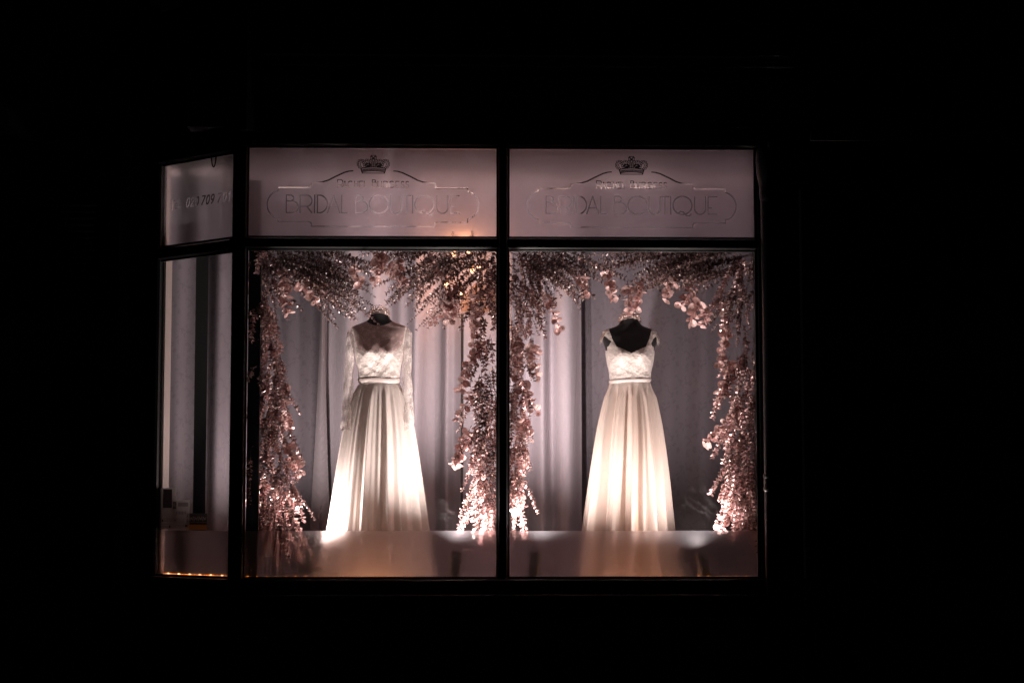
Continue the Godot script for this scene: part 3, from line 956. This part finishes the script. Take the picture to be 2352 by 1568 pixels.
# ------------------------------------------------------------------ lamps
func build_lamps() -> void:
	var spots := [
		[Vector3(-1.19, 0.98, -0.45), Vector3(-0.04, 1.0, 0.03), 2.2, "black can spotlight on the window floor left of the long sleeved gown"],
		[Vector3(-0.292, 0.98, -0.07), Vector3(0.07, 1.0, -0.18), 2.9, "tilted black can spotlight on the window floor right of the long sleeved gown"],
		[Vector3(0.18, 0.98, -0.07), Vector3(0.14, 1.0, -0.22), 3.0, "black can spotlight on the window floor just right of the mullion"],
		[Vector3(1.262, 0.98, -0.16), Vector3(-0.24, 1.0, -0.02), 1.9, "black can spotlight on the window floor under the right hand garland"],
	]
	for s in spots:
		var o := thing("floor_spotlight", s[3], "spotlight", s[0], "floor spotlights behind the frosted band")
		var towards: Vector3 = s[1].normalized()
		part("base", lathe([[0.0, 0.0], [0.05, 0.0], [0.05, 0.012], [0.012, 0.016], [0.01, 0.05]]), M["metal_black"], o)
		var side := towards.cross(Vector3.BACK).normalized()
		var b := Basis(side, towards, side.cross(towards))
		var can := Node3D.new()
		var body := part("housing", lathe([[0.0, 0.0], [0.028, 0.0], [0.034, 0.02], [0.036, 0.08], [0.041, 0.085], [0.041, 0.093], [0.037, 0.098], [0.037, 0.112], [0.042, 0.117], [0.042, 0.126], [0.038, 0.13], [0.043, 0.165], [0.04, 0.166], [0.036, 0.15], [0.035, 0.149]], 28), M["metal_black"], o)
		can.free()
		body.transform = Transform3D(b, Vector3(0, 0.045, 0))
		part("lens", lathe([[0.0, 0.151], [0.02, 0.151], [0.034, 0.149]], 24), M["spot_lens"], body)
		var l := SpotLight3D.new()
		l.name = "beam"
		l.light_color = Color(1.0, 0.945, 0.925)
		l.light_energy = s[2]
		l.light_size = 0.03
		l.spot_angle = 78.0 if s[0].z < -0.12 else 66.0
		l.spot_angle_attenuation = 1.0 if s[0].z < -0.12 else 0.85
		l.spot_range = 8.0
		l.spot_attenuation = 2.0
		l.shadow_enabled = true
		o.add_child(l)
		l.transform = Transform3D(Basis.looking_at(towards, Vector3.RIGHT), Vector3(0, 0.045, 0) + towards * 0.172)

func bulb_light(o: Node3D, at: Vector3, energy: float, c: Color) -> void:
	var l := OmniLight3D.new()
	l.name = "glow"
	l.light_color = c
	l.light_energy = energy
	l.light_size = 0.01
	l.omni_range = 4.0
	l.omni_attenuation = 2.0
	l.shadow_enabled = true
	o.add_child(l, true)
	l.position = at

func build_pendant() -> void:
	var o := thing("pendant_lamp", "wire cage pendant lamp with glowing warm bulbs behind the garland beside the mullion", "pendant lamp", Vector3(-0.24, 2.75, -1.15))
	var st := boxes()
	for k in 10:
		var a := TAU * k / 10.0
		var d := Vector3(cos(a), 0, sin(a))
		add_tube(st, [d * 0.03 + Vector3(0, 0.95, 0), d * 0.08 + Vector3(0, 0.62, 0), d * 0.15 + Vector3(0, 0.35, 0), d * 0.16 + Vector3(0, 0.1, 0), d * 0.1], 0.0025, 0.0025, 5)
	for h in [[0.03, 0.95], [0.15, 0.35], [0.16, 0.1], [0.1, 0.0]]:
		var ring := []
		for k in 25:
			var a := TAU * k / 24.0
			ring.append(Vector3(cos(a) * h[0], h[1], sin(a) * h[0]))
		add_tube(st, ring, 0.003, 0.003, 5)
	part("wire_cage", st.commit(), M["cord"], o)
	part("cord", tube([Vector3(0, 0.95, 0), Vector3(0, 1.47, 0)], 0.004, 0.004, 6), M["cord"], o)
	var spots := [Vector3(-0.12, 0.21, 0.03), Vector3(0.055, 0.305, 0.04), Vector3(0.1, 0.34, 0.0), Vector3(0.09, 0.08, 0.05), Vector3(-0.02, 0.16, -0.1), Vector3(-0.07, 0.42, 0.03), Vector3(0.03, 0.44, 0.04)]
	for p in spots:
		var bulb := SphereMesh.new()
		bulb.radius = 0.013
		bulb.height = 0.036
		bulb.radial_segments = 12
		bulb.rings = 8
		var b := part("bulb", bulb, M["warm_bulb"], o)
		b.position = p
		bulb_light(o, p, 0.014, Color(1.0, 0.68, 0.48))
		var h := part("bulb_holder", tube([p + Vector3(0, 0.018, 0), p + Vector3(0, 0.055, 0)], 0.008, 0.006, 8), M["copper_drop"], o)
		h.position = Vector3.ZERO
	for p in [Vector3(-0.09, 0.3, 0.1), Vector3(0.08, 0.2, 0.12)]:
		part("copper_drop", tube([p, p + Vector3(0, -0.07, 0)], 0.009, 0.007, 8), M["copper_drop"], o)

func fairy(called: String, label: String, pts: Array, n: int, seed_: int, energy: float) -> void:
	var o := thing(called, label, "string lights", pts[0], "warm string lights along the sill")
	rng.seed = seed_
	var a: Vector3 = pts[0]
	var b: Vector3 = pts[1]
	var wire := []
	var ball := SphereMesh.new()
	ball.radius = 0.0036
	ball.height = 0.009
	ball.radial_segments = 8
	ball.rings = 4
	var across := (b - a).cross(Vector3.UP).normalized()
	for k in n + 1:
		var p := (b - a) * (k / float(n)) + Vector3(0, rng.randf_range(0.0, 0.007), 0) + across * rng.randf_range(-0.006, 0.006)
		wire.append(p)
	part("wire", tube(wire, 0.0015, 0.0015, 4), M["cord"], o)
	for k in n:
		var bulb := part("bulb", ball, M["fairy_bulb"], o)
		bulb.position = wire[k] + Vector3(0, 0.006, 0)
		bulb.rotation = Vector3(rng.randf_range(-1, 1), 0, rng.randf_range(-1, 1))
	if energy > 0.0:
		for t in [0.08, 0.25, 0.42, 0.58, 0.75, 0.92]:
			bulb_light(o, (b - a) * t + Vector3(0, 0.012, 0), energy, Color(1.0, 0.74, 0.54))

# ------------------------------------------------------------------ garlands
var gv := PackedVector3Array()
var gn := PackedVector3Array()
var gc := PackedColorArray()
var gi := PackedInt32Array()
var stems: SurfaceTool
var leaf_light_gain := 1.0  # light and shade put into the leaf colour, set per garland
var nearest := -0.018

func garland_start() -> void:
	gv = PackedVector3Array()
	gn = PackedVector3Array()
	gc = PackedColorArray()
	gi = PackedInt32Array()
	stems = boxes()

func small_leaf(p: Vector3, d: Vector3, n: Vector3, len_: float, wid: float, c: Color) -> void:
	var s := d.cross(n).normalized()
	n = s.cross(d).normalized()
	var k := gv.size()
	var lift := n * wid * 0.22
	gv.append_array(PackedVector3Array([p, p + d * len_ * 0.35 + s * wid * 0.5 + lift, p + d * len_ * 0.42 - n * wid * 0.06, p + d * len_ * 0.35 - s * wid * 0.5 + lift, p + d * len_ * 0.78 + s * wid * 0.36 + lift * 0.6, p + d * len_ * 0.78 - s * wid * 0.36 + lift * 0.6, p + d * len_ - n * wid * 0.15]))
	var a := (n - s * 0.45).normalized()
	var b := (n + s * 0.45).normalized()
	gn.append_array(PackedVector3Array([n, a, n, b, a, b, n]))
	for q in 7:
		gc.append(c)
	for t in [[0, 1, 2], [0, 2, 3], [1, 4, 2], [2, 5, 3], [4, 6, 2], [2, 6, 5]]:
		gi.append_array(PackedInt32Array([k + t[0], k + t[2], k + t[1]]))

func twig(p: Vector3, d: Vector3, len_: float, droop: float, leaf: float, gap: float) -> void:
	var n := maxi(4, int(len_ / 0.05))
	var pts := [p]
	d = d.normalized()
	for k in n:
		d = (d + Vector3(rng.randf_range(-0.09, 0.09), -droop / n + rng.randf_range(-0.05, 0.05), rng.randf_range(-0.09, 0.09))).normalized()
		p += d * len_ / n
		p.z = minf(p.z, nearest)
		pts.append(p)
	add_tube(stems, pts, 0.0022, 0.0009, 3)
	var count := int(len_ / gap)
	var spin := rng.randf() * TAU
	var tone := leaf_light_gain * rng.randf_range(0.55, 1.35)
	leaf *= rng.randf_range(0.7, 1.35)
	for k in count:
		var t := (k + rng.randf() * 0.5) / count
		if t < 0.12:
			continue
		var at := t * n
		var i := mini(int(at), n - 1)
		var q: Vector3 = pts[i].lerp(pts[i + 1], at - i)
		var dir: Vector3 = (pts[i + 1] - pts[i]).normalized()
		var u := dir.cross(Vector3(0.3, 0.2, 0.9)).normalized()
		var v := dir.cross(u)
		spin += 1.9 + rng.randf_range(-0.4, 0.4)
		for side in 2:
			var out := u * cos(spin + side * PI) + v * sin(spin + side * PI)
			var l := leaf * rng.randf_range(0.65, 1.2) * (1.0 - 0.35 * t)
			var ld := (dir * rng.randf_range(0.35, 1.0) + out).normalized()
			var g := rng.randf_range(0.65, 1.25)
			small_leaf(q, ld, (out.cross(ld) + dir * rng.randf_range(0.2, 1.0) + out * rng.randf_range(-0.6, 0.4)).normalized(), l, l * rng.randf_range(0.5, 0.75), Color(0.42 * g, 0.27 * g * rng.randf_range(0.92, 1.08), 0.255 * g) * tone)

var disc: Array = []

func make_discs() -> void:
	for k in 3:
		var bend: float = [0.15, 0.3, -0.2][k]
		var f := func(u: float, v: float) -> Vector3:
			var a := u * TAU
			var r := v * (1.0 + 0.05 * sin(a * 3.0 + k)) * (1.0 if k < 2 else lerpf(0.8, 1.0, absf(sin(a))))
			var x := cos(a) * r
			var y := sin(a) * r
			return Vector3(x, y + 0.95, bend * (x * x + 0.35 * y * y) - 0.05 * v * sin(a * 5.0) * 0.3)
		disc.append(sheet(14, 3, f, true))

func sprig(parent: Node3D, a: Vector3, b: Vector3, pairs: int, size: float) -> void:
	var mid := (a + b) * 0.5 + Vector3(rng.randf_range(-0.02, 0.02), 0.02, rng.randf_range(-0.02, 0.03))
	var pts := []
	for k in 9:
		var t := k / 8.0
		pts.append(a.lerp(mid, t).lerp(mid.lerp(b, t), t))
	var s := part("eucalyptus_sprig", tube(pts, 0.0022, 0.001, 4), M["twig"], parent)
	var spin := rng.randf() * TAU
	for k in pairs:
		var t := 0.14 + 0.86 * (k + 0.5) / pairs
		var p := a.lerp(mid, t).lerp(mid.lerp(b, t), t)
		var dir := (b - a).normalized()
		var u := dir.cross(Vector3(0.2, 0.1, 1)).normalized()
		var v := dir.cross(u)
		spin += PI / 2 + rng.randf_range(-0.4, 0.4)
		for side in 2:
			var out := u * cos(spin + side * PI) + v * sin(spin + side * PI)
			var grow := (out + dir * rng.randf_range(0.1, 0.7)).normalized()
			var face := (dir * rng.randf_range(-0.2, 0.9) + Vector3(rng.randf_range(-0.6, 0.6), rng.randf_range(-0.4, 0.4), rng.randf_range(0.1, 1.0))).normalized()
			var sx := grow.cross(face).normalized()
			face = sx.cross(grow).normalized()
			var r := size * rng.randf_range(0.75, 1.15) * (1.0 - 0.3 * t)
			var kind := rng.randi_range(0, 2)
			var lf := part("leaf", disc[kind], M["round_leaf_%d" % rng.randi_range(0, 2)], s)
			p.z = minf(p.z, -0.04)
			lf.transform = Transform3D(Basis(sx * r, grow * r, face * r), p)

func garland_end(o: Node3D) -> void:
	var arr := []
	arr.resize(Mesh.ARRAY_MAX)
	arr[Mesh.ARRAY_VERTEX] = gv
	arr[Mesh.ARRAY_NORMAL] = gn
	arr[Mesh.ARRAY_COLOR] = gc
	arr[Mesh.ARRAY_INDEX] = gi
	var m := ArrayMesh.new()
	m.add_surface_from_arrays(Mesh.PRIMITIVE_TRIANGLES, arr)
	part("stems", stems.commit(), M["twig"], o)
	var l := part("small_leaves", m, M["small_leaf"], o)
	l.set_meta("kind", "stuff")

func along(path: Array, t: float) -> Array:
	var at := clampf(t, 0, 0.9999) * (path.size() - 1)
	var k := int(at)
	var a: Array = path[k]
	var b: Array = path[k + 1]
	var s := at - k
	return [lerpf(a[0], b[0], s), lerpf(a[1], b[1], s), lerpf(a[2], b[2], s)]

func hanging(label: String, path: Array, twigs: int, sprigs: Array, seed_: int, depth: float) -> void:
	rng.seed = seed_
	var o := thing("leaf_garland", label, "garland", Vector3.ZERO, "copper pink leaf garlands round the windows")
	garland_start()
	leaf_light_gain = 1.35  # hanging leaves coloured brighter, as lit by the floor spots
	for k in twigs:
		var c := along(path, pow(rng.randf(), 0.95) * 0.95)
		var x: float = c[0] + c[2] * rng.randf_range(-0.9, 0.9)
		var side: float = (x - c[0]) / maxf(c[2], 0.01)
		var short := rng.randf() < 0.55
		twig(Vector3(x, c[1] + 0.04, -0.06 - depth * rng.randf()), Vector3(side * 0.35 + rng.randf_range(-0.5, 0.5), -1.0, rng.randf_range(-0.5, 0.5)), rng.randf_range(0.08, 0.18) if short else rng.randf_range(0.18, 0.36), 0.35, 0.031, 0.012)
	if path[-1][1] < 1.3:
		for k in 9:
			nearest = -0.01
			twig(Vector3(path[-1][0] + rng.randf_range(-0.03, 0.04), rng.randf_range(1.33, 1.45), -0.02), Vector3(rng.randf_range(-0.15, 0.15), -1, 0.1), rng.randf_range(0.14, 0.28), 0.2, 0.02, 0.012)
		nearest = -0.018
	for s in sprigs:
		var a := Vector3(s[0], s[1], -0.1 - 0.12 * rng.randf())
		var b := Vector3(s[2], s[3], -0.08 - 0.16 * rng.randf())
		sprig(o, a, b, maxi(3, int(a.distance_to(b) / 0.028)), 0.03)
	garland_end(o)

func canopy(label: String, runs: Array, sprigs: Array, seed_: int, tips := []) -> void:
	rng.seed = seed_
	var o := thing("leaf_garland", label, "garland", Vector3.ZERO, "copper pink leaf garlands round the windows")
	garland_start()
	leaf_light_gain = 0.62  # canopy leaves coloured darker, painted shade for the overlapping foliage far from the spots
	for r in runs:
		for k in int(r[4] * 1.25):
			var a := Vector3(r[0] + rng.randf_range(-0.16, 0.16), r[1] + rng.randf_range(-0.06, 0.05), -0.08 - 0.32 * rng.randf())
			var b := Vector3(r[2] + rng.randf_range(-0.14, 0.14), r[3] + rng.randf_range(-0.07, 0.09), -0.1 - 0.35 * rng.randf())
			var t0 := rng.randf_range(0.0, 0.5)
			var p := a.lerp(b, t0)
			var d := (b - a)
			twig(p, d.normalized() + Vector3(0, 0.12, 0), d.length() * (1.0 - t0) * rng.randf_range(0.75, 1.05), 0.3, 0.026, 0.015)
	for t in tips:
		twig(Vector3(t[0], t[1], -0.012), Vector3(rng.randf_range(-0.2, 0.2), 1, 0.05), t[2], 0.0, 0.022, 0.009)
	for s in sprigs:
		var a := Vector3(s[0], s[1], -0.1 - 0.2 * rng.randf())
		var b := Vector3(s[2], s[3], -0.1 - 0.2 * rng.randf())
		sprig(o, a, b, maxi(3, int(a.distance_to(b) / 0.028)), 0.031)
	garland_end(o)

func build_garlands() -> void:
	make_discs()
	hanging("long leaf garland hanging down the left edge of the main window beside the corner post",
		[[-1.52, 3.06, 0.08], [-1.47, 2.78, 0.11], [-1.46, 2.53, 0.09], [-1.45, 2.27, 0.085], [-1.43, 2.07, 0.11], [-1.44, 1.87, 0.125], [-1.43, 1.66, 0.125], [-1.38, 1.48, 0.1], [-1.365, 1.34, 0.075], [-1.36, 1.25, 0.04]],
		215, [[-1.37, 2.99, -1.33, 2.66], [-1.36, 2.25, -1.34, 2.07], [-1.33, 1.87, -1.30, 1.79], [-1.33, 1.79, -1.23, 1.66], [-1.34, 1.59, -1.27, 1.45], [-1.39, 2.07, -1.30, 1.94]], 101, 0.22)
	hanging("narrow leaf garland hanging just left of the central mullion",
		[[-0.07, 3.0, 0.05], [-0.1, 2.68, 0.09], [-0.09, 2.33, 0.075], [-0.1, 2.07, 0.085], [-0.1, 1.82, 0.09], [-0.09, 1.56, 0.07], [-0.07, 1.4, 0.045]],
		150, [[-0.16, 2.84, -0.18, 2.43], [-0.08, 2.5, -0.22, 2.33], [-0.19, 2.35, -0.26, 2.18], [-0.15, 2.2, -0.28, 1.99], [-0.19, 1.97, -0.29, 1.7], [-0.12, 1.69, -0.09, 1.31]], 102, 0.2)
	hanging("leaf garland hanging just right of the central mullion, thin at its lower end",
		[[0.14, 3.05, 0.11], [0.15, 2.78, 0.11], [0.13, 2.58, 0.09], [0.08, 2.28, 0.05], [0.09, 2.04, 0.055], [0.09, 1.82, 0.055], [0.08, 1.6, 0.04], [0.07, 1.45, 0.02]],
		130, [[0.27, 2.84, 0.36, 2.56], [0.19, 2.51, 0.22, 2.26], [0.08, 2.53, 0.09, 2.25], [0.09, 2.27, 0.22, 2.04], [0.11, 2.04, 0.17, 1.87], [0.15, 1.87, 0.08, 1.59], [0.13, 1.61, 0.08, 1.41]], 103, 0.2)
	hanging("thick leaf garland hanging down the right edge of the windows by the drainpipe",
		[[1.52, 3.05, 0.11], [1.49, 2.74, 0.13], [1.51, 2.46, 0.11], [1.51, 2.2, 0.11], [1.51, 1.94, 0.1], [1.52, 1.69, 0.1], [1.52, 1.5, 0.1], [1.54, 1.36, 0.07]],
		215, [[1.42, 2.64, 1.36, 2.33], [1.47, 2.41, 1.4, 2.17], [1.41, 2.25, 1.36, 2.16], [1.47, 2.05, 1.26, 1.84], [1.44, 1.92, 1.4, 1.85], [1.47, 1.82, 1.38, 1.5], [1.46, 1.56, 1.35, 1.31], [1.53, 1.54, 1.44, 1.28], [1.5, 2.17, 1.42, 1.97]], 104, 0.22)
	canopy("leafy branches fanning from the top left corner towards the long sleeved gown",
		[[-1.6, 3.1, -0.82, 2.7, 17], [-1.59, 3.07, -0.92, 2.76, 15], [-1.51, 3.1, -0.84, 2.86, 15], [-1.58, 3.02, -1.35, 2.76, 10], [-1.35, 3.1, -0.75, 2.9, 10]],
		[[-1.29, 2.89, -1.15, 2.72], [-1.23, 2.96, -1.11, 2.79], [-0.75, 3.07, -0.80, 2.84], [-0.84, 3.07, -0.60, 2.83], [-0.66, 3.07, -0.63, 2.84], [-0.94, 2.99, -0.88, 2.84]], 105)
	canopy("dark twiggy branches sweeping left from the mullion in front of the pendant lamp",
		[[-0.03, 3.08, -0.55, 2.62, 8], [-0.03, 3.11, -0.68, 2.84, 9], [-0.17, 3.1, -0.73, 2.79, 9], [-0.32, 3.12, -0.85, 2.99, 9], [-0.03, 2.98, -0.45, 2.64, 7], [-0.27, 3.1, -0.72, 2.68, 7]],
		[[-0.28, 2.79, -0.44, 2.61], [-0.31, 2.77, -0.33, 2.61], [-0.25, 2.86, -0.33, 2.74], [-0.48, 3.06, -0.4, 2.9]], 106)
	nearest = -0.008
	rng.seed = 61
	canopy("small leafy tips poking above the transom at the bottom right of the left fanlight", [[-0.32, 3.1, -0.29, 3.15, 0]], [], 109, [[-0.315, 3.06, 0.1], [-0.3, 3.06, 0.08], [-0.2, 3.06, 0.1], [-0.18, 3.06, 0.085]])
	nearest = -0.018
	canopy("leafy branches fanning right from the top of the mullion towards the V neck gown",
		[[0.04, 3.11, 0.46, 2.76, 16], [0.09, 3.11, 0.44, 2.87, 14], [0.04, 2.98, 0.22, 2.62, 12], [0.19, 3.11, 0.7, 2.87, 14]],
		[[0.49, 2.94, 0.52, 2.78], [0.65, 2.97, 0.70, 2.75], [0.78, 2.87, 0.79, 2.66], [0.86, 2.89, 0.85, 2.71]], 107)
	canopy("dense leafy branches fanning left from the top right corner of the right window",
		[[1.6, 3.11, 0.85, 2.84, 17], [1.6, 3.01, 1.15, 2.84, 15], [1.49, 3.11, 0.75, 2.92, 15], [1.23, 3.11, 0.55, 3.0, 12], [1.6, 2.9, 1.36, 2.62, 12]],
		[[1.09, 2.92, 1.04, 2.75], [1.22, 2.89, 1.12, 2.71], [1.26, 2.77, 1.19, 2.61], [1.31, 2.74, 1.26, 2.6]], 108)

func build_leaflets() -> void:
	var spec := [
		["leaflet", "taller white leaflet with dark picture stuck inside the side window, leftmost of the three", "leaflet", 0.885, 0.135, 1.585, 1.327, 0],
		["leaflet", "shorter printed white leaflet in the middle of the three stuck in the side window", "leaflet", 0.69, 0.135, 1.51, 1.327, 1],
		["sticker", "dark sticker with script lettering and an amber strip stuck low in the side window", "sticker", 0.46, 0.155, 1.428, 1.325, 2],
	]
	for s in spec:
		var half: float = s[4] / 0.667 * 0.5 * 1.25
		var o := MeshInstance3D.new()
		o.name = numbered(s[0])
		o.mesh = quad(bay(s[3] + half, s[5], 0.009), bay(s[3] - half, s[5], 0.009), bay(s[3] - half, s[6], 0.009), bay(s[3] + half, s[6], 0.009))
		var m := mat("print_%d" % s[7], 1, 1, 1, 0.7)
		m.albedo_texture = ImageTexture.create_from_image(leaflet_image(s[7]))
		m.backlight_enabled = true
		m.backlight = Color(0.5, 0.5, 0.5)
		o.material_override = m
		o.set_meta("label", s[1])
		o.set_meta("category", s[2])
		if s[7] < 2:
			o.set_meta("group", "leaflets in the side window")
		add_child(o)

func _ready() -> void:
	var cam := Camera3D.new()
	cam.name = "camera"
	cam.fov = 20.93
	cam.near = 0.1
	cam.far = 300.0
	add_child(cam)
	cam.position = Vector3(-0.219, 1.5, 11.3)
	cam.rotation_degrees = Vector3(4.95, -1.4, 0)
	cam.current = true
	var env := Environment.new()
	env.background_mode = Environment.BG_SKY
	var sky := ProceduralSkyMaterial.new()
	sky.sky_top_color = Color(0.02, 0.025, 0.05)
	sky.sky_horizon_color = Color(0.06, 0.05, 0.06)
	sky.ground_bottom_color = Color(0.02, 0.02, 0.02)
	sky.ground_horizon_color = Color(0.05, 0.045, 0.05)
	env.sky = Sky.new()
	env.sky.sky_material = sky
	env.background_energy_multiplier = 0.08
	env.tonemap_mode = Environment.TONE_MAPPER_LINEAR
	env.tonemap_exposure = 1.5
	env.sdfgi_enabled = true
	env.ssao_enabled = true
	env.ssil_enabled = true
	var we := WorldEnvironment.new()
	we.name = "world"
	we.environment = env
	add_child(we)
	var moon := DirectionalLight3D.new()
	moon.name = "moonlight"
	moon.light_color = Color(0.8, 0.85, 1.0)
	moon.light_energy = 0.002
	moon.light_angular_distance = 0.5
	moon.shadow_enabled = true
	moon.rotation_degrees = Vector3(-50, 30, 0)
	add_child(moon)

	make_materials()
	var main := ImageTexture.create_from_image(fanlight_image())
	for what in [["frosted_fanlight", main], ["frosted_fanlight_side", ImageTexture.create_from_image(side_image())]]:
		var f: StandardMaterial3D = M[what[0]]
		f.albedo_texture = what[1]
		f.texture_repeat = false
		f.transparency = BaseMaterial3D.TRANSPARENCY_ALPHA_SCISSOR
		f.alpha_scissor_threshold = 0.5
	build_shop()
	build_street_side()
	build_curtains()
	build_dresses()
	build_lamps()
	build_pendant()
	fairy("string_light", "row of tiny warm lights glowing along the bottom of the side window", [bay(0.93, 1.038, 0.011), bay(0.03, 1.038, 0.011)], 60, 1, 0.0005)
	fairy("string_light", "short run of tiny warm lights at the bottom of the left main window", [Vector3(-1.55, 1.037, -0.05), Vector3(-0.5, 1.037, -0.05)], 18, 2, 0.0)
	fairy("string_light", "short run of tiny warm lights at the bottom right of the right window", [Vector3(0.85, 1.037, -0.05), Vector3(1.55, 1.037, -0.05)], 12, 3, 0.0)
	fairy("string_light", "string of tiny warm lights on the window floor before the long sleeved gown", [Vector3(-1.15, 0.985, -0.26), Vector3(-0.42, 0.985, -0.26)], 26, 4, 0.0036)
	fairy("string_light", "string of tiny warm lights on the window floor before the V neck gown", [Vector3(0.5, 0.985, -0.26), Vector3(1.15, 0.985, -0.26)], 26, 5, 0.003)
	build_garlands()
	build_leaflets()
